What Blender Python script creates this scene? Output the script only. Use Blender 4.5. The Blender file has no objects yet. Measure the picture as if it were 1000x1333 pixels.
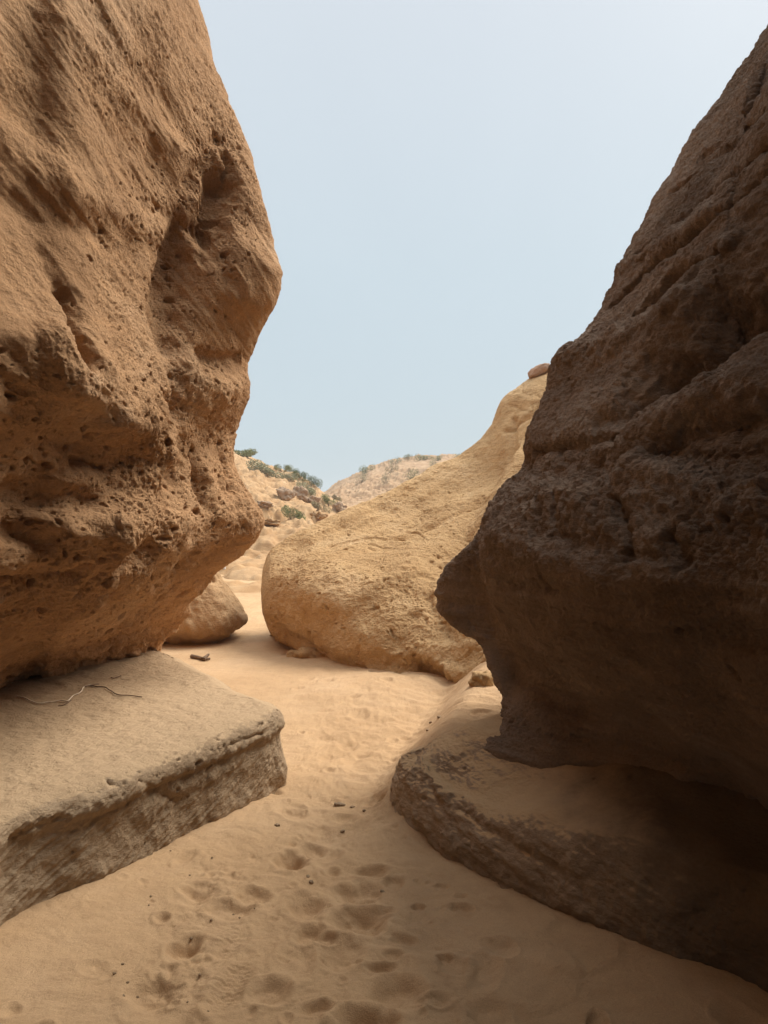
import bpy, math, random
import numpy as np
import time; T0 = time.time()
def tick(n): pass
rng = np.random.RandomState(7)
random.seed(7)
C = bpy.context.scene
COL = C.collection
F, CX, CY, CAMZ = 970.0, 500.0, 666.5, 1.5

def P(px, py, Y):
    return ((px-CX)/F*Y, Y, CAMZ-(py-CY)/F*Y)

# ------------------------------------------------------------------ noise
_perm = np.random.RandomState(3).permutation(256).astype(np.int32)
_perm = np.concatenate([_perm, _perm, _perm])
_g = np.random.RandomState(4).normal(size=(256, 3)); _g /= np.linalg.norm(_g, axis=1)[:, None]
_g = _g.astype(np.float32)
from concurrent.futures import ThreadPoolExecutor
POOL = ThreadPoolExecutor(4)
def perlin(p):
    p = np.asarray(p, np.float32)
    if len(p) < 20000: return _perlin(p)
    return np.concatenate(list(POOL.map(_perlin, np.array_split(p, len(p)//60000+1))))
_gx, _gy, _gz = (np.ascontiguousarray(_g[:, k]) for k in range(3))
def _perlin(p):
    res = []
    P3 = [np.ascontiguousarray(p[:, k]) for k in range(3)]
    FL = [np.floor(a) for a in P3]
    ix, iy, iz = ((a.astype(np.int32) & 255) for a in FL)
    fx, fy, fz = (a-b for a, b in zip(P3, FL))
    ux, uy, uz = (f*f*f*(f*(f*6-15)+10) for f in (fx, fy, fz))
    hx = (_perm.take(ix), _perm.take(ix+1))
    fx1, fy1, fz1 = fx-1, fy-1, fz-1
    acc = []
    for dx in (0, 1):
        for dy in (0, 1):
            h2 = _perm.take(hx[dx]+iy+dy)+iz
            for dz in (0, 1):
                h = _perm.take(h2+dz)
                acc.append(_gx.take(h)*(fx1 if dx else fx)+_gy.take(h)*(fy1 if dy else fy)+_gz.take(h)*(fz1 if dz else fz))
    z = [acc[k]+(acc[k+1]-acc[k])*uz for k in (0, 2, 4, 6)]
    y0 = z[0]+(z[1]-z[0])*uy; y1 = z[2]+(z[3]-z[2])*uy
    return (y0+(y1-y0)*ux)*np.float32(1.6)
def fbm(p, n=4, gain=.5, ridged=False):
    out = 0; a = 1.0
    for k in range(n):
        v = perlin(p*(2.03**k)+17.3*k)
        out = out + a*((.5-np.abs(v))*1.4-.2 if ridged else v); a *= gain
    return out
def sst(a, b, x):
    t = np.clip((x-a)/(b-a), 0, 1); return t*t*(3-2*t)
def hash01(ix, iy, iz, s):
    h = _perm[_perm[_perm[(ix+s*13) & 255]+((iy+s*7) & 255)]+((iz+s*29) & 255)]
    return (h/np.float32(255)).astype(np.float32)
def pits(p, cell, dens, rmin=.18, rmax=.48):
    k = len(p)//40000+1
    dens = np.asarray(dens, np.float32); p = np.asarray(p, np.float32)
    return np.concatenate(list(POOL.map(lambda a: _pits(a[0], cell, a[1], rmin, rmax), zip(np.array_split(p, k), np.array_split(dens, k)))))
def _pits(p, cell, dens, rmin, rmax):
    """0..1 depth field of scattered rounded holes; dens 0..1 per point"""
    out = np.zeros(len(p), np.float32)
    act = np.nonzero(dens > .02)[0]
    if not len(act): return out
    q = p[act]/cell; d = dens[act]
    b = np.floor(q).astype(np.int32); best = np.zeros(len(act), np.float32)
    for dx in (-1, 0, 1):
        for dy in (-1, 0, 1):
            for dz in (-1, 0, 1):
                ix, iy, iz = b[:, 0]+dx, b[:, 1]+dy, b[:, 2]+dz
                c0 = ix+hash01(ix, iy, iz, 1)-q[:, 0]
                c1 = iy+hash01(ix, iy, iz, 2)-q[:, 1]
                c2 = iz+hash01(ix, iy, iz, 3)-q[:, 2]
                r = rmin+(rmax-rmin)*hash01(ix, iy, iz, 4)**2
                on = hash01(ix, iy, iz, 5) < d
                dd = np.sqrt(c0*c0+c1*c1+c2*c2)/r
                v = np.where(on, (1-sst(.45, 1.0, dd))*(.4+r/rmax*.6), 0)
                best = np.maximum(best, v)
    out[act] = best
    return out

# ------------------------------------------------------------------ surfaces
def cr_weights(n, counts, closed=False):
    ts = []
    for k, c in enumerate(counts):
        ts.append(k+np.arange(c)/c)
    ts = np.concatenate(ts+([] if closed else [[n-1]]))
    W = np.zeros((len(ts), n), np.float32)
    for r, t in enumerate(ts):
        k = min(int(t), (n-1 if closed else n-2)); f = t-k
        w = (-.5*f+f*f-.5*f**3, 1-2.5*f*f+1.5*f**3, .5*f+2*f*f-1.5*f**3, -.5*f*f+.5*f**3)
        for j in range(4):
            q = k-1+j
            q = q % n if closed else min(max(q, 0), n-1)
            W[r, q] += w[j]
    return W
class Surf:
    """grid of control points (rows v, columns u) -> dense smooth sheet"""
    def __init__(s, grid, cu, cv, closed_v=False):
        G = np.array(grid, np.float32)
        Wv = cr_weights(G.shape[0], cv, closed_v); Wu = cr_weights(G.shape[1], cu)
        s.X = np.einsum('av,vuk,bu->abk', Wv, G, Wu, optimize=True)
        s.closed_v = closed_v; s.flip = 1.0
        s.normals()
    def normals(s):
        X = s.X
        if s.closed_v:
            Xe = np.concatenate([X[-1:], X, X[:1]]); dv = (Xe[2:]-Xe[:-2])
        else: dv = np.gradient(X, axis=0)
        du = np.gradient(X, axis=1)
        N = np.cross(du, dv); l = np.linalg.norm(N, axis=2, keepdims=True); l[l < 1e-12] = 1
        s.N = N/l*s.flip
    def orient(s, i, j, d):
        if np.dot(s.N[i, j], d) < 0: s.flip = -s.flip; s.N = -s.N
    def orient_px(s, px, py):
        k = s.find(px, py, True); p = s.X.reshape(-1, 3)[k]
        if np.dot(s.N.reshape(-1, 3)[k], np.array([0, 0, CAMZ])-p) < 0: s.flip = -s.flip; s.N = -s.N
    def flat(s): return s.X.reshape(-1, 3), s.N.reshape(-1, 3)
    def find(s, px, py, anyface=False):
        X, N = s.flat()
        if getattr(s, 'pc', (None,))[0] is not s.N:
            y = np.maximum(X[:, 1], .3)
            s.pc = (s.N, (CX+F*X[:, 0]/y).astype(np.float32), (CY-F*(X[:, 2]-CAMZ)/y).astype(np.float32), X[:, 1] > .4,
                    (X[:, 1] > .4) & (((X-np.array([0, 0, CAMZ]))*N).sum(1) < 0))
        d = np.hypot(s.pc[1]-px, s.pc[2]-py)
        d = np.where(s.pc[3 if anyface else 4], d, 1e9)
        cand = d < max(8, d.min()+2)
        return int(np.argmin(np.where(cand, X[:, 1]+.02*d, 1e9)))
    def strokes(s, lst):
        """each: (pixel polyline, radius m, amplitude m [, flat])"""
        X, N = s.flat(); D = np.zeros(len(X)); X0 = X.copy()
        for st in lst:
            pts = [X0[s.find(*q)] for q in st[0]]; r, a = st[1], st[2]
            if len(pts) == 1: pts = pts*2
            P0 = np.array(pts); lo = P0.min(0)-2.4*r; hi = P0.max(0)+2.4*r
            m = np.nonzero(((X0 > lo) & (X0 < hi)).all(1))[0]
            q = X0[m]+fbm(X0[m]*2.2/max(r, .05)*.35, 2)[:, None]*r*.32
            best = np.full(len(m), 1e9)
            for A, B in zip(P0[:-1], P0[1:]):
                ab = B-A; L = max(np.dot(ab, ab), 1e-12)
                t = np.clip(((q-A)@ab)/L, 0, 1)
                best = np.minimum(best, np.linalg.norm(q-A-t[:, None]*ab, axis=1))
            D[m] += a*np.exp(-(best/r)**2)
        s.disp(D)
    def disp(s, D):
        s.X = s.X+s.N*D.reshape(s.X.shape[:2])[..., None]; s.normals()
    def mesh(s, name, mat, cap=False, extra=None):
        R, K = s.X.shape[:2]
        idx = np.arange(R*K).reshape(R, K)
        if s.closed_v: idx = np.concatenate([idx, idx[:1]])
        q = np.stack([idx[:-1, :-1], idx[:-1, 1:], idx[1:, 1:], idx[1:, :-1]], -1).reshape(-1, 4)
        if s.flip < 0: q = q[:, ::-1]
        return mk(name, s.X.reshape(-1, 3), q, mat)

def mk(name, V, Q, mat, smooth=True, parent=None):
    V = np.asarray(V, np.float32); Q = np.asarray(Q, np.int32)
    me = bpy.data.meshes.new(name); k = Q.shape[1]
    me.vertices.add(len(V)); me.vertices.foreach_set('co', V.ravel())
    me.loops.add(Q.size); me.loops.foreach_set('vertex_index', Q.ravel())
    me.polygons.add(len(Q))
    me.polygons.foreach_set('loop_start', np.arange(0, Q.size, k, dtype=np.int32))
    me.polygons.foreach_set('loop_total', np.full(len(Q), k, np.int32))
    me.polygons.foreach_set('use_smooth', np.full(len(Q), smooth, bool))
    me.update(); me.validate()
    me.materials.append(mat)
    o = bpy.data.objects.new(name, me); COL.objects.link(o)
    if parent: o.parent = parent
    return o
def tag(o, label, cat, group=None):
    o['label'] = label; o['category'] = cat
    if group: o['group'] = group
    return o
def thing(name, label, cat, loc, group=None):
    o = bpy.data.objects.new(name, None); COL.objects.link(o); o.location = loc
    return tag(o, label, cat, group)

# ------------------------------------------------------------------ materials
def nodes(name):
    m = bpy.data.materials.new(name); m.use_nodes = True
    nt = m.node_tree; b = nt.nodes['Principled BSDF']
    b.inputs['Roughness'].default_value = .95
    b.inputs['Specular IOR Level'].default_value = .12
    return m, nt, b
def ramp(nt, fac, stops):
    r = nt.nodes.new('ShaderNodeValToRGB'); e = r.color_ramp.elements
    while len(e) < len(stops): e.new(.5)
    for k, (p, c) in enumerate(stops):
        e[k].position = p; e[k].color = (*c, 1) if len(c) == 3 else c
    nt.links.new(fac, r.inputs[0]); return r.outputs[0]
def noise(nt, vec, scale, detail=6, rough=.6, dist=0):
    n = nt.nodes.new('ShaderNodeTexNoise'); n.inputs['Scale'].default_value = scale
    n.inputs['Detail'].default_value = detail; n.inputs['Roughness'].default_value = rough
    n.inputs['Distortion'].default_value = dist
    if vec is not None: nt.links.new(vec, n.inputs['Vector'])
    return n.outputs['Fac']
def mapping(nt, rot, scale):
    tc = nt.nodes.new('ShaderNodeTexCoord'); mp = nt.nodes.new('ShaderNodeMapping')
    mp.inputs['Rotation'].default_value = rot; mp.inputs['Scale'].default_value = scale
    nt.links.new(tc.outputs['Object'], mp.inputs['Vector']); return mp.outputs[0]
def mix(nt, f, a, b, mode='MIX'):
    n = nt.nodes.new('ShaderNodeMix'); n.data_type = 'RGBA'; n.blend_type = mode
    for s, v in ((n.inputs[0], f), (n.inputs[6], a), (n.inputs[7], b)):
        if isinstance(v, (int, float)): s.default_value = v
        elif isinstance(v, tuple): s.default_value = (*v, 1)
        else: nt.links.new(v, s)
    return n.outputs[2]
def bump(nt, h, strength, dist, normal=None):
    n = nt.nodes.new('ShaderNodeBump'); n.inputs['Strength'].default_value = strength
    n.inputs['Distance'].default_value = dist; nt.links.new(h, n.inputs['Height'])
    if normal is not None: nt.links.new(normal, n.inputs['Normal'])
    return n.outputs[0]
def rock_mat(name, lo, mid, hi, rot, stretch, sandy=None, grain=1.0, strata=.35):
    m, nt, b = nodes(name)
    w = mapping(nt, (0, 0, 0), (1, 1, 1)); s = mapping(nt, rot, stretch)
    n1 = noise(nt, w, 1.3, 8, .62, .4)
    col = ramp(nt, n1, [(.32, lo), (.52, mid), (.72, hi)])
    n2 = noise(nt, s, 3.0, 7, .6, .3)
    streak = ramp(nt, n2, [(.3, (.70, .66, .62)), (.5, (1, 1, 1)), (.72, (1.22, 1.18, 1.12))])
    col = mix(nt, strata, col, streak, 'MULTIPLY')
    n3 = noise(nt, w, 75, 6, .78)
    sp = ramp(nt, n3, [(.3, (.66, .64, .62)), (.5, (1, 1, 1)), (.7, (1.24, 1.22, 1.2))])
    col = mix(nt, .7*grain, col, sp, 'MULTIPLY')
    if sandy:
        geo = nt.nodes.new('ShaderNodeNewGeometry'); sx = nt.nodes.new('ShaderNodeSeparateXYZ')
        nt.links.new(geo.outputs['Normal'], sx.inputs[0])
        ad = nt.nodes.new('ShaderNodeMath'); ad.operation = 'MULTIPLY_ADD'
        n4 = noise(nt, w, 7, 6, .65); nt.links.new(n4, ad.inputs[0]); ad.inputs[1].default_value = .5
        nt.links.new(sx.outputs[2], ad.inputs[2])
        f = ramp(nt, ad.outputs[0], [(sandy[1], (0, 0, 0)), (min(.999, sandy[1]+.14), (1, 1, 1))])
        # ramp input tops out at 1, so scale
        if len(sandy) > 2:   # shade of the right corner painted in as thinning sand and darker rock
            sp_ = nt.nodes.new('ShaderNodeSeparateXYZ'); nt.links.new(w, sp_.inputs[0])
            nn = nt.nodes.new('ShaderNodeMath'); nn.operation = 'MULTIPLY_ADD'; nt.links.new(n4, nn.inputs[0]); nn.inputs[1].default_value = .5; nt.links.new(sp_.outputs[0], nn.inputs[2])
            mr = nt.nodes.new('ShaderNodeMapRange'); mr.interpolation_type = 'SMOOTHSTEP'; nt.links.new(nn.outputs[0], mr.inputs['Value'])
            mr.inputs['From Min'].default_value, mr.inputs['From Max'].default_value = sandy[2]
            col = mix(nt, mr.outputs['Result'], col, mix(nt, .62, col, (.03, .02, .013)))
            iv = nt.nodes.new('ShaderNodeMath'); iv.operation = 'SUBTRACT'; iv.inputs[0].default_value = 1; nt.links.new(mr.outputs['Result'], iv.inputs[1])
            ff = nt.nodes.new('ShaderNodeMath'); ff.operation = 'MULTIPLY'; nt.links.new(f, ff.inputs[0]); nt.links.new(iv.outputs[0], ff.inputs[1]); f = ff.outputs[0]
        col = mix(nt, f, col, sandy[0])
        ad.inputs[1].default_value = .22
        nt.nodes[-1] if False else None
    nt.links.new(col, b.inputs['Base Color'])
    h1 = noise(nt, w, 45, 8, .72); h2 = noise(nt, s, 14, 8, .68)
    v = nt.nodes.new('ShaderNodeTexVoronoi'); v.inputs['Scale'].default_value = 60
    nt.links.new(w, v.inputs['Vector'])
    vh = ramp(nt, v.outputs['Distance'], [(.05, (0, 0, 0)), (.35, (1, 1, 1))])
    nb = bump(nt, h2, .6, .035)
    nb = bump(nt, vh, .18*grain, .006, nb)
    nb = bump(nt, h1, 1.0*grain, .022, nb)
    nt.links.new(nb, b.inputs['Normal'])
    return m
SAND = (.50, .325, .178)
M = {}
M['left'] = rock_mat('sandstone_orange', (.46, .258, .127), (.595, .348, .18), (.69, .44, .255), (.3, .75, 0), (.6, .6, 5), grain=1, strata=.55)
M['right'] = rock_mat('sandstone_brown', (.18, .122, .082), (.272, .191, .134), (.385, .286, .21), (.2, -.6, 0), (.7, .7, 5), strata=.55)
M['boulder'] = rock_mat('sandstone_pale', (.46, .285, .135), (.56, .362, .18), (.63, .43, .235), (.2, -.5, 0), (.8, .8, 4), strata=.3)
M['boulder_tan'] = rock_mat('sandstone_tan', (.40, .245, .125), (.48, .305, .16), (.54, .36, .20), (.2, -.5, 0), (.8, .8, 4), strata=.3)
M['stone_pink'] = rock_mat('stone_pink', (.38, .23, .15), (.47, .30, .20), (.55, .38, .27), (.2, -.5, 0), (.8, .8, 4), strata=.3)
M['ledge'] = rock_mat('sandstone_grey', (.33, .23, .14), (.40, .285, .178), (.47, .345, .225), (-.25, -.45, 0), (1, 1, 3.2), sandy=((.50, .35, .21), .86), grain=.55)
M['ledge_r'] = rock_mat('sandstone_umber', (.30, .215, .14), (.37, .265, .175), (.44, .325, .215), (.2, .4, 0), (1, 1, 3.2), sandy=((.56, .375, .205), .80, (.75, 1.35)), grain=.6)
def sand_mat():
    m, nt, b = nodes('sand')
    w = mapping(nt, (0, 0, 0), (1, 1, 1))
    n1 = noise(nt, w, 1.1, 6, .6, .3)
    col = ramp(nt, n1, [(.3, (.455, .29, .155)), (.5, SAND), (.72, (.54, .362, .21))])
    n2 = noise(nt, w, 9, 7, .7)
    col = mix(nt, .5, col, ramp(nt, n2, [(.3, (.8, .78, .76)), (.5, (1, 1, 1)), (.7, (1.12, 1.12, 1.1))]), 'MULTIPLY')
    n3 = noise(nt, w, 260, 3, .8)
    col = mix(nt, .6, col, ramp(nt, n3, [(.3, (.7, .68, .66)), (.5, (1, 1, 1)), (.7, (1.22, 1.22, 1.2))]), 'MULTIPLY')
    nt.links.new(col, b.inputs['Base Color'])
    nb = bump(nt, noise(nt, w, 24, 7, .7), .5, .02)
    nb = bump(nt, n3, .6, .005, nb)
    nt.links.new(nb, b.inputs['Normal'])
    return m
M['sand'] = sand_mat()
M['hill'] = rock_mat('hill_slab', (.34, .20, .098), (.43, .268, .138), (.50, .33, .185), (0, .2, 0), (.25, .25, 2.0), strata=.6, grain=.6)
M['hill_far'] = rock_mat('hill_far_rubble', (.31, .19, .105), (.40, .256, .147), (.47, .325, .20), (0, .2, 0), (.3, .3, 1.0), strata=.4, grain=.6)
M['dark_rock'] = rock_mat('weathered_rock', (.28, .19, .125), (.38, .26, .17), (.46, .33, .22), (0, .3, 0), (.8, .8, 3), grain=.7)
def plain(name, c, var=.25, scale=30, rough=.85):
    m, nt, b = nodes(name); b.inputs['Roughness'].default_value = rough
    w = mapping(nt, (0, 0, 0), (1, 1, 1))
    lo = tuple(x*(1-var) for x in c); hi = tuple(min(1, x*(1+var)) for x in c)
    nt.links.new(ramp(nt, noise(nt, w, scale, 5), [(.3, lo), (.7, hi)]), b.inputs['Base Color'])
    return m
M['leaf'] = plain('leaf_green', (.24, .245, .115), .45, 4)
M['leaf_dark'] = plain('leaf_deep_green', (.14, .16, .07), .45, 4)
M['leaf_grey'] = plain('leaf_grey_green', (.32, .305, .19), .4, 4)
M['leaf_dry'] = plain('leaf_dry', (.36, .29, .17), .4, 4)
M['stem'] = plain('stem_brown', (.16, .11, .07))
M['bark_pale'] = plain('twig_pale', (.68, .55, .40), .25, 40)
M['bark_dark'] = plain('twig_dark', (.17, .11, .07), .3, 40)
M['chip'] = plain('chip_dark', (.28, .195, .12), .3, 40)
M['paper'] = plain('white_scrap', (.85, .84, .82), .05)

def counts(lens, res): return [max(2, int(l/r)) for l, r in zip(lens, res)]
def auto(grid, res_u, res_v, cl=False):
    G = np.array(grid, float)
    lu = np.linalg.norm(np.diff(G, axis=1), axis=2).max(0)
    vis = [k for k, r in enumerate(res_u) if r < .03] or [0]
    Gv = np.concatenate([G, G[:1]]) if cl else G
    lv = np.linalg.norm(np.diff(Gv, axis=0), axis=2)
    lv = lv[:, vis[0]:vis[-1]+2].max(1)
    if not hasattr(res_v, '__len__'): res_v = [res_v]*len(lv)
    return counts(lu, res_u), counts(lv, res_v)

def bedding(p, n, fine, coarse, seed=0, octv=5, ridged=False):
    """noise stretched along bedding planes with normal n"""
    n = np.array(n, float); n /= np.linalg.norm(n)
    t = np.cross(n, (0.31, .95, .05)); t /= np.linalg.norm(t); s = np.cross(n, t)
    q = np.stack([p@n/fine, p@t/coarse, p@s/coarse], 1)
    return fbm(q+seed, octv, ridged=ridged)

# ================================================================== LEFT WALL
tick('LEFT WALL')
# rows from top to bottom.  columns: far behind camera ... frame edge ... prow, back
def left_row(edge, m1, m2, m3, sil, back, z_hid, x_hid, shade_roof=0):
    e = P(*edge)
    r = []
    r.append((x_hid-.3+shade_roof*1.9, -7.0, z_hid))  # unseen lean over and behind the camera, added to shut out sky light
    r.append((x_hid+shade_roof*1.3, -2.6, z_hid))
    r.append((x_hid+.05+shade_roof*.35, -.2, z_hid))
    r.append((x_hid*.5+e[0]*.5-.05, 1.5, (z_hid+e[2])/2))
    r += [e, P(*m1), P(*m2), P(*m3)]
    s = np.array(P(*sil)); r.append(tuple(s))
    r.append(tuple(s+np.array([-.16, .34, 0])))
    r.append(tuple(s+np.array([-.9+back, 1.3, 0])))
    r.append((s[0]-3.6+back, s[1]+2.4, s[2]))
    r.append((-7, 5, s[2]))
    return r
Lg = [
 left_row((0,-700,3.0),(90,-690,3.4),(150,-690,3.9),(180,-690,4.6),(195,-690,5.1),0,6.4,-1.2,.75),
 left_row((0,-330,3.0),(90,-330,3.4),(155,-330,3.9),(190,-330,4.6),(208,-330,5.1),0,5.2,-1.25,.85),
 left_row((0,-100,2.95),(90,-100,3.3),(160,-100,3.8),(205,-100,4.5),(228,-100,5.05),0,4.2,-1.35,.7),
 left_row((0,20,2.9),(95,20,3.2),(175,20,3.75),(235,20,4.4),(262,15,5.0),0,3.6,-1.4,.5),
 left_row((0,130,2.9),(100,130,3.25),(190,130,3.9),(255,125,4.45),(292,115,4.95),0,3.3,-1.45,.3),
 left_row((0,230,2.85),(105,230,3.3),(205,225,4.1),(275,215,4.5),(328,205,4.9),0,2.9,-1.5,.1),
 left_row((0,320,2.8),(105,320,3.3),(205,310,4.2),(285,305,4.45),(352,298,4.8),0,2.6,-1.5),
 left_row((0,390,2.75),(100,390,3.15),(205,380,4.2),(285,370,4.4),(362,362,4.75),0,2.3,-1.5),
 left_row((0,450,2.65),(95,450,3.0),(200,440,4.0),(275,430,4.45),(343,422,4.85),0,2.1,-1.5),
 left_row((0,500,2.62),(100,500,3.0),(195,490,3.8),(265,480,4.4),(322,472,4.95),0,1.95,-1.5),
 left_row((0,545,2.75),(105,545,3.15),(195,535,3.75),(265,525,4.35),(322,515,5.0),0,1.8,-1.5),
 left_row((0,600,2.95),(105,600,3.35),(195,590,3.85),(255,580,4.5),(304,572,5.15),0,1.6,-1.6),
 left_row((0,650,3.0),(105,650,3.4),(195,640,3.85),(260,630,4.5),(308,620,5.2),0,1.45,-1.65),
 left_row((0,695,3.0),(105,695,3.35),(195,685,3.75),(270,675,4.45),(335,678,5.1),0,1.35,-1.65),
 left_row((0,740,3.05),(105,740,3.4),(195,725,3.85),(260,712,4.5),(316,712,5.2),-.2,1.2,-1.7),
 left_row((0,785,3.25),(100,780,3.6),(185,765,4.1),(240,748,4.75),(283,738,5.3),-.4,1.05,-1.8),
 left_row((0,835,3.65),(90,822,4.0),(165,805,4.5),(215,785,5.0),(254,778,5.5),-.4,.85,-2.0),
 left_row((0,878,4.05),(80,862,4.45),(150,842,4.9),(195,828,5.35),(230,818,5.75),-.3,.62,-2.25),
 left_row((0,912,4.45),(75,890,4.8),(140,868,5.2),(180,855,5.55),(208,846,5.9),-.2,.45,-2.45),
 left_row((0,965,4.5),(75,935,4.85),(140,905,5.25),(180,890,5.6),(205,880,5.95),-.2,.2,-2.5),
 left_row((0,1010,4.5),(75,980,4.85),(140,950,5.25),(180,935,5.6),(203,925,5.95),-.2,-.15,-2.5),
]
ru = [.15, .1, .06, .025, .0075, .0075, .0075, .0075, .014, .05, .2, .4]
cu, cv = auto(Lg, ru, [.05, .03, .012]+[.008]*15+[.02]*2)
S = Surf(Lg, cu, cv); S.orient_px(150, 500)
S.strokes([
 ([(235,300),(216,350),(212,400),(228,470),(240,530)], .10, -.09),           # valley beside the prow
 ([(292,235),(284,265),(278,295)], .075, -.17), ([(298,205),(306,235)], .04, -.11),
 ([(262,290),(270,330)], .06, -.05), ([(245,240),(272,210),(285,180)], .05, -.05),
 ([(320,330),(340,380)], .16, .05), ([(285,395),(300,420)], .12, .03),
 ([(235,480),(268,500),(300,505)], .10, .06), ([(262,462),(285,470),(312,468)], .04, -.05),
 ([(92,388),(100,425),(112,462)], .05, -.10), ([(60,330),(85,375)], .045, -.022),
 ([(60,440),(95,480),(130,500)], .14, .07), ([(10,500),(60,520)], .08, -.05),
 ([(0,180),(90,250),(200,300)], .10, .045), ([(0,250),(60,290),(130,300)], .06, -.03),
 ([(20,60),(110,140),(200,215)], .07, -.015), ([(60,20),(150,110),(230,190)], .08, .03),
 ([(135,20),(160,70),(215,130)], .05, -.018), ([(205,95),(240,180)], .04, -.015),
 ([(85,570),(130,585),(160,600)], .09, -.06), ([(100,606),(140,612)], .02, -.06),
 ([(160,540),(200,560),(215,600)], .12, .07), ([(205,575)], .03, -.05), ([(222,520),(228,555)], .05, -.05),
 ([(20,640),(70,655),(110,650)], .06, -.05), ([(90,690),(160,700)], .10, .05),
 ([(225,620),(215,670),(195,720)], .09, -.06), ([(265,620),(285,660)], .10, .05), ([(250,590),(262,650)], .04, -.04),
 ([(290,600),(300,640)], .04, -.035), ([(318,684)], .025, -.05), ([(120,760),(160,735),(195,720)], .06, -.04),
 ([(0,760),(60,755),(110,745)], .05, -.05), ([(20,690),(60,705)], .05, -.05),
 ([(150,690),(148,730),(140,760)], .04, .04), ([(0,800),(60,800),(130,780)], .07, .04),
 ([(210,740),(180,780),(120,810)], .07, -.03),
])
X, N = S.flat()
pyv = CY-F*(X[:, 2]-CAMZ)/np.maximum(X[:, 1], .4); pxv = CX+F*X[:, 0]/np.maximum(X[:, 1], .4)
low = sst(430, 620, pyv); up = 1-low
D = .032*fbm(X*1.5, 3)+(.009+.012*low)*fbm(X*4.2+9, 4)
D += up*.011*bedding(X, (.75, .1, .66), .13, 1.1, 3, 4)+low*.012*bedding(X, (.2, .1, 1), .12, .5, 5)
patch = .25+.75*sst(-.25, .4, fbm(X*1.4+77, 2))
D += patch*((.0045+.006*low)*fbm(X*17, 4, .66)+.004*fbm(X*42+5, 3, .7))
D += .006*up*bedding(X, (.8, .1, .6), .035, .45, 8, 4)
warp = X+.05*np.stack([perlin(X*5), perlin(X*5+40), perlin(X*5+80)], 1)
strip = np.exp(-((pxv-(215+.0*pyv))/70)**2)*sst(150, 300, pyv)
band = low*sst(900, 840, pyv)*(.45+.55*sst(-.1, .35, perlin(X*2.3+5)))
strip2 = np.exp(-((pxv-285)/40)**2-((pyv-250)/80)**2)
nz = sst(-.15, .3, perlin(X*1.7+31))
dn = np.clip(band*.85+strip*.5+strip2*.95+nz*.04, 0, 1)
dn = np.where((X[:, 1] > 1.2) & (X[:, 1] < 6.6), dn, 0)
D -= .050*pits(warp*np.array([1, 1, 1.7]), .15, dn*.2)
D -= .034*pits(warp*np.array([1, 1, 1.6]), .075, dn*.45)
D -= .010*pits(warp*np.array([1, 1, 1.3]), .021, np.clip(dn*.8, 0, 1))
D -= .016*pits(warp*np.array([1, 1, 1.8]), .038, np.clip(dn*1.0+.10*patch, 0, 1))
foot = np.exp(-((X[:, 2]-.52)/.12)**2)
D += foot*.05*fbm(X*9, 3)-foot*.03*pits(warp, .10, foot)
S.disp(D)
tag(S.mesh('rock_wall', M['left']), 'tall orange-brown sandstone wall riddled with pits, leaning over the ledge with the forked twig', 'rock wall')

# ================================================================== RIGHT WALL
tick('RIGHT WALL')
def right_row(edge, m1, m2, m3, sil, val, spur, z_hid, x_hid, shade_roof=0):
    e = P(*edge)
    u2 = (x_hid, -.3, z_hid); u3 = (x_hid*.6+e[0]*.4, .9, z_hid*.6+e[2]*.4)
    if shade_roof > .3:  # unseen overhang above the view, added to darken the right wall and ledge
        u2 = (.5-shade_roof*1.1, -.3, z_hid+.1); u3 = (.85-shade_roof*.95, 1.35, z_hid*.6+e[2]*.4+.2)
    r = [(x_hid+.5-shade_roof*2.2, -7.0, z_hid), (x_hid+.25-shade_roof*1.7, -2.6, z_hid), u2, u3]
    r += [e, P(*m1), P(*m2), P(*m3), P(*sil), P(*val)]
    s = np.array(P(*spur)); r.append(tuple(s))
    r += [tuple(s+np.array([.2, .3, 0])), tuple(s+np.array([1.0, .5, .0])), tuple(s+np.array([3.5, .3, 0])), (8, 3, s[2])]
    return r
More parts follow.
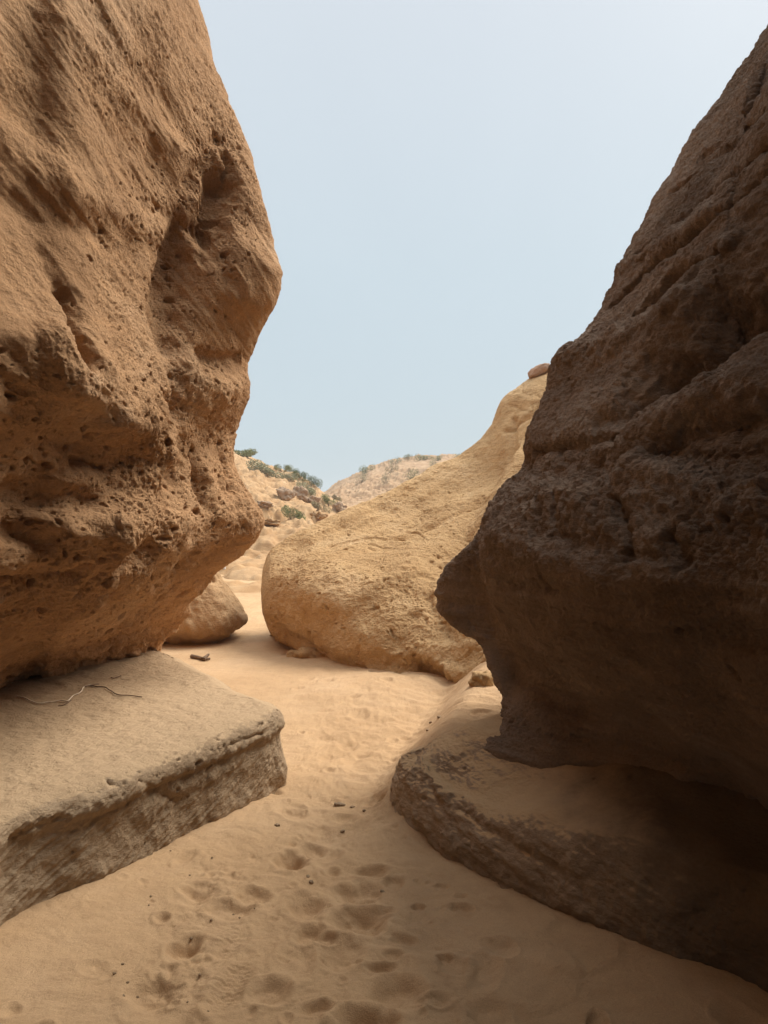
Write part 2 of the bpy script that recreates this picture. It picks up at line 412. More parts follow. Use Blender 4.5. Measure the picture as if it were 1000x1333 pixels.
Rg = [
 right_row((1060,-560,3.6),(1075,-520,3.8),(1100,-470,4.0),(1135,-430,4.15),(1160,-400,4.35),(1163,-400,4.55),(1166,-400,4.8),6.8,2.0,.9),
 right_row((1050,-240,3.5),(1060,-230,3.7),(1060,-215,3.9),(1085,-200,4.05),(1105,-190,4.3),(1108,-190,4.5),(1112,-190,4.75),5.6,1.9,1.0),
 right_row((1035,-90,3.4),(1040,-80,3.6),(1032,-75,3.85),(1064,-86,4.0),(1080,-92,4.25),(1084,-92,4.45),(1090,-92,4.7),4.6,1.75,.9),
 right_row((1012,45,3.3),(1012,42,3.5),(1002,36,3.8),(1014,20,3.95),(1019,4,4.2),(1023,4,4.4),(1030,4,4.65),3.9,1.65,.3),
 right_row((1000,110,3.0),(985,115,3.3),(965,120,3.65),(955,122,3.9),(946,118,4.18),(942,120,4.4),(950,122,4.6),3.3,1.55,.2),
 right_row((1000,180,2.8),(965,190,3.15),(930,200,3.55),(905,204,3.85),(887,202,4.15),(890,206,4.35),(897,210,4.55),3.0,1.5,.1),
 right_row((1000,270,2.6),(940,280,2.95),(885,295,3.4),(850,305,3.75),(826,308,4.1),(830,312,4.3),(838,316,4.5),2.75,1.45,.2),
 right_row((1000,360,2.4),(925,370,2.8),(850,385,3.3),(810,395,3.65),(784,396,4.02),(788,400,4.2),(795,405,4.4),2.45,1.35),
 right_row((1000,440,2.25),(910,450,2.6),(825,460,3.1),(775,464,3.55),(742,462,3.95),(746,466,4.15),(752,470,4.3),2.2,1.25),
 right_row((1000,510,2.1),(890,520,2.5),(795,525,3.0),(738,525,3.5),(704,522,3.88),(708,526,4.05),(714,530,4.2),1.98,1.15),
 right_row((1000,565,2.05),(880,575,2.45),(775,580,2.95),(717,582,3.45),(684,580,3.85),(688,584,4.0),(696,588,4.15),1.85,1.1),
 right_row((1000,595,2.05),(875,605,2.45),(770,612,2.95),(710,612,3.48),(684,607,3.95),(685,612,4.1),(690,616,4.2),1.75,1.08),
 right_row((1000,640,1.9),(860,650,2.3),(750,655,2.8),(680,655,3.3),(642,652,3.78),(645,658,4.0),(652,665,4.15),1.6,.9),
 right_row((1000,690,1.78),(855,700,2.15),(745,702,2.65),(668,700,3.2),(625,698,3.66),(634,700,3.95),(626,700,4.2),1.45,.78),
 right_row((1000,735,1.74),(855,742,2.1),(745,745,2.6),(670,745,3.18),(627,738,3.62),(628,745,4.0),(585,735,4.3),1.3,.72),
 right_row((1000,790,1.76),(860,790,2.12),(755,788,2.6),(682,784,3.2),(640,778,3.66),(634,785,4.05),(571,778,4.35),1.15,.72),
 right_row((1000,840,1.85),(868,830,2.2),(770,822,2.65),(696,814,3.25),(655,808,3.72),(645,815,4.05),(586,809,4.3),1.0,.78),
 right_row((1000,890,1.85),(875,875,2.35),(782,862,2.8),(710,850,3.35),(672,845,3.8),(662,845,4.0),(622,842,4.15),.85,1.0),
 right_row((1000,945,2.0),(880,920,2.6),(790,902,3.0),(720,888,3.5),(685,882,3.85),(672,880,3.95),(644,880,4.0),.65,1.2),
 right_row((1000,985,2.2),(880,955,2.85),(795,935,3.2),(725,920,3.5),(680,915,3.68),(665,915,3.8),(656,916,3.9),.5,1.45),
 right_row((1000,1020,2.5),(880,985,3.02),(795,963,3.25),(718,957,3.4),(655,950,3.62),(652,948,3.75),(652,943,3.9),.42,1.6),
 right_row((1000,1050,2.65),(880,1012,3.0),(795,992,3.2),(705,985,3.385),(631,966,3.59),(636,968,3.72),(642,962,3.9),.3,1.65),
 right_row((1000,1080,2.75),(880,1040,3.02),(795,1018,3.22),(702,1006,3.375),(631,988,3.555),(634,985,3.7),(640,980,3.9),.15,1.65),
 right_row((1000,1150,2.75),(880,1110,3.0),(795,1090,3.2),(702,1080,3.375),(631,1063,3.555),(634,1055,3.7),(640,1045,3.9),-.2,1.65),
]
ru = [.15, .1, .06, .02, .0075, .0075, .007, .007, .008, .009, .02, .06, .2, .4]
cu, cv = auto(Rg, ru, [.05, .03, .012]+[.0075]*18+[.02]*2)
S = Surf(Rg, cu, cv); S.orient_px(800, 650)
S.strokes([
 ([(795,395),(840,350),(900,312),(1000,228)], .026, -.085),          # long bedding grooves
 ([(815,420),(870,362),(940,330)], .03, -.065), ([(868,250),(930,200),(1000,150)], .022, -.04),
 ([(830,330),(900,275),(1000,190)], .024, -.05), ([(910,200),(1000,110)], .022, -.035),
 ([(800,345),(850,325),(1000,250)], .05, .03), ([(905,345),(960,320)], .05, .04),
 ([(830,500),(890,470),(950,410),(1000,380)], .12, -.24),           # deep hollow
 ([(770,545),(830,520),(880,490)], .05, -.06), ([(740,470),(820,440),(900,395)], .11, .07),
 ([(695,590),(740,580),(800,560)], .035, -.05), ([(840,550),(920,520),(1000,500)], .09, .05),
 ([(860,590),(930,560),(1000,540)], .05, -.05), ([(700,640),(760,650)], .06, .03),
 ([(805,650),(812,690),(805,720)], .025, -.05), ([(870,690),(878,730)], .025, -.04),
 ([(725,640),(720,680)], .02, -.03), ([(640,690),(700,725),(780,750)], .07, .03),
 ([(650,760),(750,775),(880,790)], .03, -.018), ([(690,690),(800,720),(900,720)], .05, -.03),
 ([(830,620),(900,640),(1000,650)], .07, .05), ([(680,930)], .02, -.03), ([(662,940)], .015, -.035),
])
X, N = S.flat()
pyv = CY-F*(X[:, 2]-CAMZ)/np.maximum(X[:, 1], .4); pxv = CX+F*X[:, 0]/np.maximum(X[:, 1], .4)
D = .030*fbm(X*1.5+50, 3)+.010*fbm(X*4.5+19, 4)+.0042*fbm(X*40, 3, .7)
hi = sst(640, 480, pyv); mid = np.exp(-((pyv-650)/75)**2); lo = sst(720, 800, pyv)
D += hi*.012*bedding(X, (-.62, .2, .75), .09, 1.0, 13, 4)+lo*.012*bedding(X, (.1, .1, 1), .06, .9, 15)+.011*np.exp(-((X[:, 2]-.42)/.12)**2)*fbm(X*12+8, 4, .6)
D += mid*.026*fbm(X*8+3, 4, .62, True)+(.006+.003*(1-lo))*fbm(X*18+3, 4, .68)
warp = X+.05*np.stack([perlin(X*5), perlin(X*5+40), perlin(X*5+80)], 1)
dn = np.where((X[:, 1] > 1.2) & (X[:, 1] < 5), np.clip(mid*.6+.05, 0, 1), 0)
D -= .035*pits(warp, .10, dn*.5)+.013*pits(warp, .04, np.clip(dn*.9+.1*hi*(dn > 0), 0, 1))
D *= np.where(pyv > 960, .6, 1)
S.disp(D)
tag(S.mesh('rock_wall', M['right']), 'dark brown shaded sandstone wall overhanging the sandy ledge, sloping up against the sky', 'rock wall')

# ================================================================== LEDGES
tick('LEDGES')
def ledge(outline, spine, zlip, prof, res_u, res_v, name, mat):
    """outline: lip points in plan; spine: inner points; prof: (inset toward spine m, z) rows from below to lip, then fractions on top"""
    O = np.array(outline, float); I = np.array(spine, float)
    T = np.gradient(O, axis=0); T /= np.linalg.norm(T, axis=1)[:, None]
    nrm = np.stack([T[:, 1], -T[:, 0]], 1)
    sgn = np.sign(((O-I)*nrm).sum(1)); nrm *= sgn[:, None]
    g = []
    for kind, a, b in prof:
        row = []
        for k in range(len(O)):
            h = zlip[k]
            if kind == 'f': xy = O[k]+nrm[k]*a; z = h*b if b > 0 else b
            else: xy = O[k]*(1-a)+I[k]*a; z = h+b
            row.append((xy[0], xy[1], z))
        g.append(row)
    cu, cv = auto(g, res_u, res_v)
    return Surf(g, cu, cv)
outl = [(-1.75,-6),(-1.6,-2),(-1.5,.6),(-1.42,1.8),(-1.37,2.62),(-1.13,3.0),(-.92,3.38),(-.72,3.74),(-.585,4.02),(-.56,4.15),(-.62,4.26),(-.78,4.42),(-1.09,4.88),(-1.42,5.38),(-1.76,5.86),(-2.3,6.6),(-3.4,8.0)]
spin = [(-3.2,-6),(-3,-2),(-2.9,.6),(-2.85,1.8),(-2.8,2.9),(-2.75,3.4),(-2.7,3.9),(-2.65,4.3),(-2.6,4.6),(-2.6,4.75),(-2.6,4.9),(-2.65,5.1),(-2.7,5.5),(-2.8,5.9),(-3.0,6.3),(-3.4,7.0),(-4.2,8.2)]
zl = [.36,.37,.38,.385,.39,.395,.40,.41,.415,.415,.415,.415,.42,.425,.43,.43,.40]
prof = [('f',-.02,-.5),('f',.0,-.12),('f',.005,.10),('f',-.01,.42),('f',-.012,.62),('f',-.004,.72),('f',.012,.80),('f',.002,.91),('f',-.03,.985),('f',-.09,1.035),('t',.12,.022),('t',.2,.025),('t',.4,.03),('t',.7,.06),('t',1.0,.05)]
ru = [.15,.1,.03,.015]+[.006]*8+[.008,.01,.03,.1]
S = ledge(outl, spin, zl, prof, ru, [.03,.008]+[.005]*8+[.007,.012,.02,.05], 'l', None); S.orient_px(200, 950)
S.strokes([
 ([(350,968),(260,1000),(150,1052),(60,1090)], .022, -.008), ([(80,1068),(20,1095)], .03, -.02),
 ([(180,1015),(200,1030),(230,1040)], .02, -.012), ([(230,1030),(300,1000)], .03, .012), ([(360,985),(362,1005)], .03, .012),
 ([(140,1016),(145,1018)], .012, -.02),([(300,970),(340,955)], .012, -.015),
])
X, N = S.flat(); face = 1-np.clip(N[:, 2], 0, 1)**2
topm = np.clip(N[:, 2], 0, 1)**4
D = .018*fbm(X*3+70, 4)*(.4+.6*face)+.009*fbm(X*8+7, 3)*(.2+.8*face)
D += face*(.004*bedding(X, (-.50, -.25, .8), .03, .5, 21, 5)+.004*bedding(X, (-.45, -.2, .85), .011, .25, 22, 3)+.0035*fbm(X*22, 4, .65))
D += topm*(.004*fbm(X*14+3, 4)+.0025*bedding(X, (-.9,.4,.1), .03, .3, 4, 3))
warp = X+.03*np.stack([perlin(X*8), perlin(X*8+40), perlin(X*8+80)], 1)
lipz = np.exp(-((X[:, 2]-.37)/.07)**2)*face*(X[:, 1] > 1.5)*(X[:, 1] < 6)
D -= .022*pits(warp*np.array([1,1,1.6]), .07, lipz*.35)+.009*pits(warp, .03, np.clip(lipz*.6+.15*face*(X[:, 1] > 2), 0, 1))
back = sst(-1.5, -2.4, X[:, 0])*topm
D += back*.03*np.maximum(0, fbm(X*6+4, 4))
S.disp(D); LEDGE = S
tag(S.mesh('rock_ledge', M['ledge']), 'flat grey-tan rock ledge with a blunt tip and striped front, holding the forked twig', 'rock ledge')

outr = [(2.6,-6),(2.3,-2),(1.95,.4),(1.55,1.5),(1.19,2.28),(.92,2.5),(.74,2.72),(.6,2.9),(.45,3.08),(.30,3.28),(.17,3.46),(.075,3.62),(.045,3.80),(.10,3.93),(.28,4.02),(.6,4.1),(1.1,4.3)]
spir = [(4.2,-6),(3.9,-2),(3.3,.9),(2.7,2.0),(2.2,2.9),(2.0,3.2),(1.8,3.4),(1.6,3.55),(1.4,3.6),(1.2,3.65),(1.1,3.7),(1.0,3.72),(.95,3.74),(.95,3.76),(1.0,3.78),(1.1,3.85),(1.4,4.0)]
zr = [.34,.34,.34,.335,.33,.325,.315,.29,.255,.235,.25,.285,.285,.30,.31,.32,.32]
prof = [('f',.02,-.5),('f',.015,-.1),('f',.012,.15),('f',.0,.40),('f',-.018,.62),('f',-.045,.80),('f',-.09,.94),('f',-.15,1.01),('t',.30,.065),('t',.42,.125),('t',.6,.16),('t',.85,.17),('t',1.0,.17)]
ru = [.15,.1,.04,.015]+[.006]*9+[.008,.02,.06]
S = ledge(outr, spir, zr, prof, ru, [.03,.008]+[.005]*8+[.01,.02,.05], 'r', None); S.orient_px(700, 1120)
S.strokes([([(548,985),(560,1015),(585,1035)], .025, .02), ([(600,1055),(650,1090),(720,1130)], .02, -.012), ([(560,1020),(590,1075)], .02, -.01),([(540,1000),(540,1060)],.02,.01)])
X, N = S.flat(); face = 1-np.clip(N[:, 2], 0, 1)**2
D = .012*fbm(X*3+170, 4)*(.4+.6*face)+.006*fbm(X*9+7, 3)*face
D += face*(.005*bedding(X, (.35, .1, .9), .035, .5, 41, 5)+.012*fbm(X*9+3, 4, .62)+.004*fbm(X*30, 3))
tx = sst(.75, .3, X[:, 0])*np.exp(-((X[:, 2]-.25)/.07)**2)
D += tx*.03*fbm(X*13+4, 4, .6, True)*face
warp = X+.03*np.stack([perlin(X*8), perlin(X*8+40), perlin(X*8+80)], 1)
D -= .010*pits(warp, .04, np.clip(.25*face*(X[:, 1] > 2), 0, 1))
D += (1-face)*(.004*fbm(X*8+2, 3)+.022*fbm(X*3.5+2, 2))
S.disp(D); LEDGER = S
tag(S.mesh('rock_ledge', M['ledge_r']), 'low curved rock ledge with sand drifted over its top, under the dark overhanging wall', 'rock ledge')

# ================================================================== PALE BOULDER
tick('PALE BOULDER')
def bst(*pts): return pts
cols = [
 # ridge-back hidden, ridge, upper, mid, lower, bottom, under
 ((344,800,9.3),(341,768,8.85),(340,775,8.75),(340,785,8.7),(342,800,8.65),(347,815,8.7),(352,825,8.8),(352,825,9.2)),
 ((356,800,9.8),(349,738,9.0),(346,750,8.5),(345,780,8.3),(348,808,8.25),(357,829,8.35),(364,836,8.6),(365,836,9.2)),
 ((378,800,10.2),(368,712,9.2),(364,730,8.5),(365,770,8.1),(370,812,8.05),(378,838,8.15),(384,844,8.4),(385,845,9.2)),
 ((432,800,10.6),(432,681,9.5),(430,705,8.6),(430,755,7.7),(430,812,7.45),(434,850,7.4),(438,862,7.5),(440,880,8.2)),
 ((500,800,11),(502,650,9.9),(500,680,9.0),(500,740,7.8),(498,810,7.05),(502,865,6.85),(505,884,6.85),(505,920,7.6)),
 ((560,800,11.3),(560,617,10.2),(556,660,9.2),(552,730,7.8),(550,805,6.9),(552,868,6.6),(555,892,6.6),(555,940,7.2)),
 ((610,800,11.6),(612,595,10.4),(605,640,9.3),(595,720,7.8),(590,800,6.8),(592,868,6.25),(595,900,6.2),(595,960,6.6)),
 ((650,800,11.8),(645,568,10.5),(638,610,9.3),(628,710,7.7),(622,800,6.6),(625,865,5.9),(630,895,5.7),(630,970,6.0)),
 ((672,800,11.9),(661,535,10.5),(660,590,9.2),(655,700,7.5),(652,800,6.3),(655,865,5.6),(660,895,5.4),(660,980,5.7)),
 ((705,800,12),(690,508,10.5),(700,570,9.1),(700,690,7.3),(700,800,6.0),(700,870,5.3),(705,900,5.1),(705,990,5.4)),
 ((760,800,12),(738,488,10.5),(760,560,9.0),(765,690,7.1),(765,800,5.8),(765,880,5.1),(765,905,5.0),(765,1000,5.2)),
 ((900,800,12),(860,440,10.6),(900,550,9.0),(900,690,7.0),(900,800,5.7),(900,880,5.1),(900,905,5.0),(900,1000,5.2)),
 ((1300,800,12),(1250,330,10.8),(1300,550,9.0),(1300,690,7.0),(1300,800,5.7),(1300,880,5.1),(1300,905,5.0),(1300,1000,5.2)),
]
ng = len(cols[0]); Bg = [[P(*c[r]) for c in cols] for r in range(ng)]
for k in range(len(cols)):
    x, y, z = Bg[0][k]; Bg[0][k] = (x+(.15, .45, .35)[k] if k < 3 else x, y-.2*(k < 3), (.25, .05, -.3)[min(k, 2)])
ru = [.012,.012,.010,.010,.010,.010,.010,.012,.015,.04,.08,.2]
cu, cv = auto(Bg, ru, [.06,.012,.010,.010,.010,.010,.02])
S = Surf(Bg, cu, cv); S.orient_px(500, 760)
S.strokes([
 ([(640,600),(600,680),(590,740)], .22, -.10), ([(560,655),(600,650),(660,590),(700,540)], .10, .03),
 ([(520,690),(570,672),(620,640)], .07, -.05), ([(660,560),(700,535),(730,505)], .05, -.07),
 ([(668,545),(655,590)], .06, -.07), ([(610,690),(640,650),(680,620)], .10, -.10),
 ([(620,700),(660,690)], .12, .06), ([(430,700),(480,690),(520,690)], .035, -.03),
 ([(400,770),(450,790),(500,760),(540,745)], .12, .05), ([(352,815),(375,836),(405,846)], .11, -.09), ([(420,852),(470,868)], .06, -.05),
 ([(470,835),(520,850),(570,850)], .10, .05), ([(545,870),(570,880)], .07, -.10), ([(520,840),(540,800)], .06, -.04),
 ([(560,780),(590,830)], .08, -.05), ([(600,790),(620,830)], .10, .05), ([(575,868),(600,880)], .06, .06),
])
X, N = S.flat(); vis = X[:, 0] < 2.6
px = CX+F*X[:, 0]/X[:, 1]; py = CY-F*(X[:, 2]-CAMZ)/X[:, 1]
D = .055*fbm(X*1.0+20, 3)+.016*fbm(X*3+29, 4)
rough = np.clip(sst(690, 800, py)*.7+sst(520, 600, px)*.5*sst(640, 690, py), 0, 1)
D += .016*rough*fbm(X*6+4, 4, .62, True)+.0065*fbm(X*14, 4, .66)
D += .022*(1-.6*rough)*bedding(X, (.65, -.6, -.43), .24, 3.0, 33, 4)
D += .006*bedding(X, (.45, .5, .75), .12, 1.6, 31, 4)*(1-rough*.6)
warp = X+.06*np.stack([perlin(X*4), perlin(X*4+40), perlin(X*4+80)], 1)
dn = np.where(vis, np.clip(rough*.6+.06, 0, 1), 0)
warp2 = X+.13*np.stack([perlin(X*5+3), perlin(X*5+43), perlin(X*5+83)], 1)
D -= .04*pits(warp2*np.array([1,1,1.9]), .19, dn*.3)+.024*pits(warp2*np.array([1,1,2.2]), .085, np.clip(dn*.6+.02*vis, 0, 1))+.012*pits(warp2*np.array([1,1,1.8]), .045, np.clip(dn*.5+.04*vis, 0, 1))
crk = np.clip(.10-np.abs(bedding(X+.15*np.stack([perlin(X*2), perlin(X*2+9), 0*X[:, 0]], 1), (.4, -.2, .9), .35, .8, 55, 3)), 0, .1)/.1
D -= np.where(vis, .018*crk*sst(.0, .4, perlin(X*.9+12)), 0)
D *= np.where(px < 352, .35, 1)
S.disp(D); BOULD = S
tag(S.mesh('boulder', M['boulder']), 'huge pale sand-coloured boulder rising behind the dark wall, a stone perched on its crest', 'boulder')

# ================================================================== generic stones
def stone(name, mat, c, size, n=64, rough=.25, seed=0, rotz=0, tilt=0, taper=0.0, flat=0, smallgrain=.02):
    th = np.linspace(0, math.pi, n//2+1); ph = np.arange(n)/n*2*math.pi
    d = np.stack([np.sin(th)[:, None]*np.cos(ph), np.sin(th)[:, None]*np.sin(ph), np.cos(th)[:, None]*np.ones(n)], -1)
    q = d.reshape(-1, 3)
    k = np.abs(q)**2.6; q = q/(k.sum(1)**(1/2.6))[:, None]
    r = 1+rough*fbm(q*1.2+seed*7.7, 3)+rough*.35*fbm(q*3.5+seed*3.1, 4)+smallgrain*fbm(q*12+seed, 3)
    V = q*r[:, None]
    V[:, 0] *= 1-taper*V[:, 2]; V[:, 1] *= 1-taper*V[:, 2]
    V = V*np.array(size)
    ct, stn = math.cos(tilt), math.sin(tilt)
    V = np.stack([V[:, 0]*ct+V[:, 2]*stn, V[:, 1], -V[:, 0]*stn+V[:, 2]*ct], 1)
    cz, sz = math.cos(rotz), math.sin(rotz)
    V = np.stack([V[:, 0]*cz-V[:, 1]*sz, V[:, 0]*sz+V[:, 1]*cz, V[:, 2]], 1)
    R = n//2+1; idx = np.arange(R*n).reshape(R, n); idx = np.concatenate([idx, idx[:, :1]], 1)
    Q = np.stack([idx[:-1, :-1], idx[1:, :-1], idx[1:, 1:], idx[:-1, 1:]], -1).reshape(-1, 4)
    o = mk(name, V, Q, mat); o.location = c
    return o

# rounded boulder behind the left wall: horizontal sections stacked
def brow(z, pts): return [(x, y, z) for x, y in pts]
def zpt(px, py, z):
    Y = (CAMZ-z)*F/(py-CY); return Y
sm = []
Yb = 8.6
for py, pr, pl, dy in ((742,288,262,.15),(755,296,255,.35),(775,306,246,.55),(795,315,238,.68),(810,319,232,.74),(820,314,230,.70),(832,296,228,.5),(846,280,230,.3)):
    xr = P(pr-9, py, Yb)[0]; xl = P(pl, py, Yb)[0]-.5; z = P(pr, py, Yb)[2]
    cx, rx = (xr+xl)/2, (xr-xl)/2
    row = []
    for k in range(25):
        a = k/24*2*math.pi-math.pi/2*3
        ca, sa = math.cos(a), math.sin(a)
        row.append((cx+rx*np.sign(ca)*abs(ca)**.8, Yb+.25+dy*.85*np.sign(sa)*abs(sa)**.8, z))
    sm.append(row)
z0 = sm[0]; cxm = sum(p[0] for p in z0)/25; cym = sum(p[1] for p in z0)/25
sm.insert(0, [(cxm+(p[0]-cxm)*.1, cym+(p[1]-cym)*.1, p[2]+.06) for p in z0])
S = Surf(sm, [14]*24, [10]+[16]*7+[4]); S.orient_px(275, 790)
X, N = S.flat()
S.disp(.05*fbm(X*1.8+4, 4)+.014*fbm(X*8, 4)-.03*pits(X, .12, np.full(len(X), .25))+.02*bedding(X, (.8,.2,.5), .12, .7, 2, 4))
tag(S.mesh('boulder', M['boulder_tan']), 'smaller rounded tan boulder on the sand, half hidden behind the left wall', 'boulder')

# ================================================================== GROUND
tick('GROUND')
def base_ground(x, y):
    z = np.zeros_like(x)
    # sand bank between right ledge, dark wall and boulder
    def bank(cx, cy, rx, ry, rot, a):
        c, s = math.cos(rot), math.sin(rot); u = ((x-cx)*c+(y-cy)*s)/rx; v = (-(x-cx)*s+(y-cy)*c)/ry
        return a*np.exp(-(u*u+v*v))
    z = z+.33*sst(-.12, .36, x-.28*(y-4.0))*sst(3.3, 4.1, y)*sst(7.4, 5.8, y)
    z = z+bank(.10, 6.3, .8, .6, .4, .07)
    z = z+.10*sst(.2, -.25, (x+.66-.0)-(4.0-y)*-.5)*0
    # foot of left ledge: sand slightly raised
    z = z+bank(-1.05, 3.0, .22, 1.2, -.5, .03)+bank(.9, 2.35, .55, .35, -.7, .05)
    z = z+.02*np.sin(x*1.3+1)*np.cos(y*.9)
    # scoop under the boulder's left end
    z = z-bank(-.98, 8.2, .35, .3, 0, .05)
    z = z+bank(-1.9, 6.6, .6, 1.0, 0, .05)
    # wash rises behind
    z = z+sst(10, 22, y)*.35
    return z
xs = np.concatenate([np.linspace(-60, -6, 40)[:-1], np.linspace(-6, -2.2, 60)[:-1], np.arange(-2.2, 1.9, .0052), np.linspace(1.9, 6, 60)[1:], np.linspace(6, 60, 40)[1:]])
ys = [2.05]
while ys[-1] < 13: ys.append(ys[-1]+max(.0042, ys[-1]**2*.00075))
ys = np.concatenate([np.linspace(-12, 2.05, 80)[:-1], ys, np.linspace(ys[-1], 24, 60)[1:]])
GX, GY = np.meshgrid(xs, ys); gx, gy = GX.ravel(), GY.ravel()
p2 = np.stack([gx, gy, np.zeros_like(gx)], 1)
z = base_ground(gx, gy)
near = np.nonzero((gx > -2.3) & (gx < 1.9) & (gy > 1.9) & (gy < 11))[0]
q = p2[near]; x, y = q[:, 0], q[:, 1]; d = np.zeros(len(near))
path = np.exp(-((x+.22-.05*(y-3))/.62)**2)
w2 = q+.10*np.stack([perlin(q*3), perlin(q*3+9), 0*x], 1)
d += (.006+.010*path)*fbm(w2*2.6+3, 2)+(.002+.007*path)*fbm(w2*7+1, 3, .45)
d += (.0012+.002*path)*fbm(w2*20+5, 3, .6)+.0009*fbm(q*65, 2)
leftdirt = np.exp(-((x+.62+.35*(y-2.8)*-1*0)/.16)**2)*sst(3.6, 3.0, y)
d += leftdirt*.008*fbm(q*24+8, 4, .65)*sst(-.3, .3, perlin(q*4+3))
# scattered dents and prints
def dent(cx, cy, a, b, rot, dep, sharp=.55, rim=.18):
    m = np.nonzero((np.abs(x-cx) < 2.2*max(a, b)) & (np.abs(y-cy) < 2.2*max(a, b)))[0]
    if not len(m): return
    c, s = math.cos(rot), math.sin(rot); u = x[m]-cx; v = y[m]-cy
    wob = 1+.18*perlin(np.stack([x[m]*14+cx*9, y[m]*14, 0*u], 1))
    r = np.sqrt(((u*c+v*s)/a)**2+((-u*s+v*c)/b)**2)*wob
    d[m] += -dep*(1-sst(sharp, 1.0, r))+dep*rim*np.exp(-((r-1.12)/.16)**2)
def gp(px, py): Y = CAMZ*F/(py-CY); return (px-CX)/F*Y, Y
for px, py, w, h, dep in ((378,1120,34,15,.024),(408,1104,30,12,.018),(483,1131,36,11,.02),(467,1196,56,28,.036),(482,1182,44,12,.018),
        (400,1215,26,20,.02),(446,1238,44,30,.018),(524,1219,26,12,.014),(510,1240,20,9,.01),(496,1256,30,10,.014),(425,1220,20,12,.014),
        (330,1165,38,16,.02),(300,1185,44,20,.018),(472,1160,40,24,.016),(520,1290,56,34,.016),(478,1325,66,30,.034),(565,1300,40,12,.01),
        (400,1180,40,22,.015),(488,1045,24,10,.012),(450,1065,26,9,.010),(420,1090,24,9,.010),(380,1060,30,9,.01),(545,1175,14,6,.012),
        (600,1178,26,10,.012),(300,1230,26,34,.010),(300,1282,30,50,.010),(240,1235,36,22,.018),(350,1290,40,24,.018),(260,1160,36,14,.014),
        (415,1310,34,16,.014),(200,1290,50,30,.012),(560,1225,50,30,.010)):
    X0, Y0 = gp(px, py); a = w/F*Y0/1.35; Y1 = CAMZ*F/(py+h/1.35-CY); b = max(abs(Y0-Y1), .03)
    dent(X0, Y0, a, b, random.uniform(-.35, .35), dep*1.35, .35)
for k in range(120):
    cy = 2.1+random.random()**1.4*6.5; cx = random.gauss(-.20+.02*cy, .48)
    s = random.uniform(.03, .085)
    dent(cx, cy, s, s*random.uniform(.7, 1.9), random.uniform(-.8, .8), random.uniform(.006, .02), random.uniform(.1, .45), .2)
for k in range(220):
    cy = 2.1+random.random()**1.2*5; cx = random.gauss(-.4+.02*cy, .35); s = random.uniform(.008, .025)
    dent(cx, cy, s, s*random.uniform(.8, 1.6), random.uniform(-1, 1), random.uniform(.002, .007), .2, .5)
# soft slumped lobes of sand below the right ledge
def lobe(px, py, w, h, rot, step):
    X0, Y0 = gp(px, py); a = w/F*Y0; b = abs(Y0-CAMZ*F/(py+h-CY))
    c, s = math.cos(rot), math.sin(rot); u = x-X0; v = y-Y0
    r = np.sqrt(((u*c+v*s)/a)**2+((-u*s+v*c)/b)**2)*(1+.06*perlin(np.stack([x*5, y*5, 0*x+px], 1)))
    d[:] += step*(1-sst(.80, 1.0, r))*sst(0, .9, r)*sst(.5, -.5, (v/b)-.6*(u/a))
lobe(655,1190,72,46,.3,.007); lobe(680,1265,78,60,.4,.009); lobe(745,1240,72,42,.2,.006)
# ripples and slip faces on the bank near the boulder
rb = sst(4.0, 4.6, y)*sst(-.35, .1, x)*sst(6.8, 6.2, y)
d += rb*.016*bedding(q, (.55, .85, 0), .16, .5, 3, 3, True)
# shoe tread marks
for px, py, rot, L, W in ((300,1225,.1,.10,.05),(300,1282,-.15,.15,.055)):
    X0, Y0 = gp(px, py); c, s = math.cos(rot), math.sin(rot); u = (x-X0)*c+(y-Y0)*s; v = -(x-X0)*s+(y-Y0)*c
    m = (1-sst(.8, 1, np.sqrt((u/W)**2+(v/L)**2)))
    tri = np.abs(((u/.022) % 1)-.5)*2
    d += m*.003*np.sign(np.sin((v+tri*.010)/.020*2*math.pi))*.6
z[near] += d
far = (gy > 8)
z[far] += (.02*fbm(p2[far]*1.2+2, 4)+.01*fbm(p2[far]*5, 3))*sst(8, 10, gy[far])
GZ = z.reshape(GX.shape)
idx = np.arange(GX.size).reshape(GX.shape)
Q = np.stack([idx[:-1, :-1], idx[:-1, 1:], idx[1:, 1:], idx[1:, :-1]], -1).reshape(-1, 4)
g = mk('sand', np.stack([gx, gy, z], 1), Q, M['sand']); g['kind'] = 'structure'
def ground_z(x0, y0):
    i = min(max(np.searchsorted(ys, y0), 0), len(ys)-1); j = min(max(np.searchsorted(xs, x0), 0), len(xs)-1)
    return float(GZ[i, j])

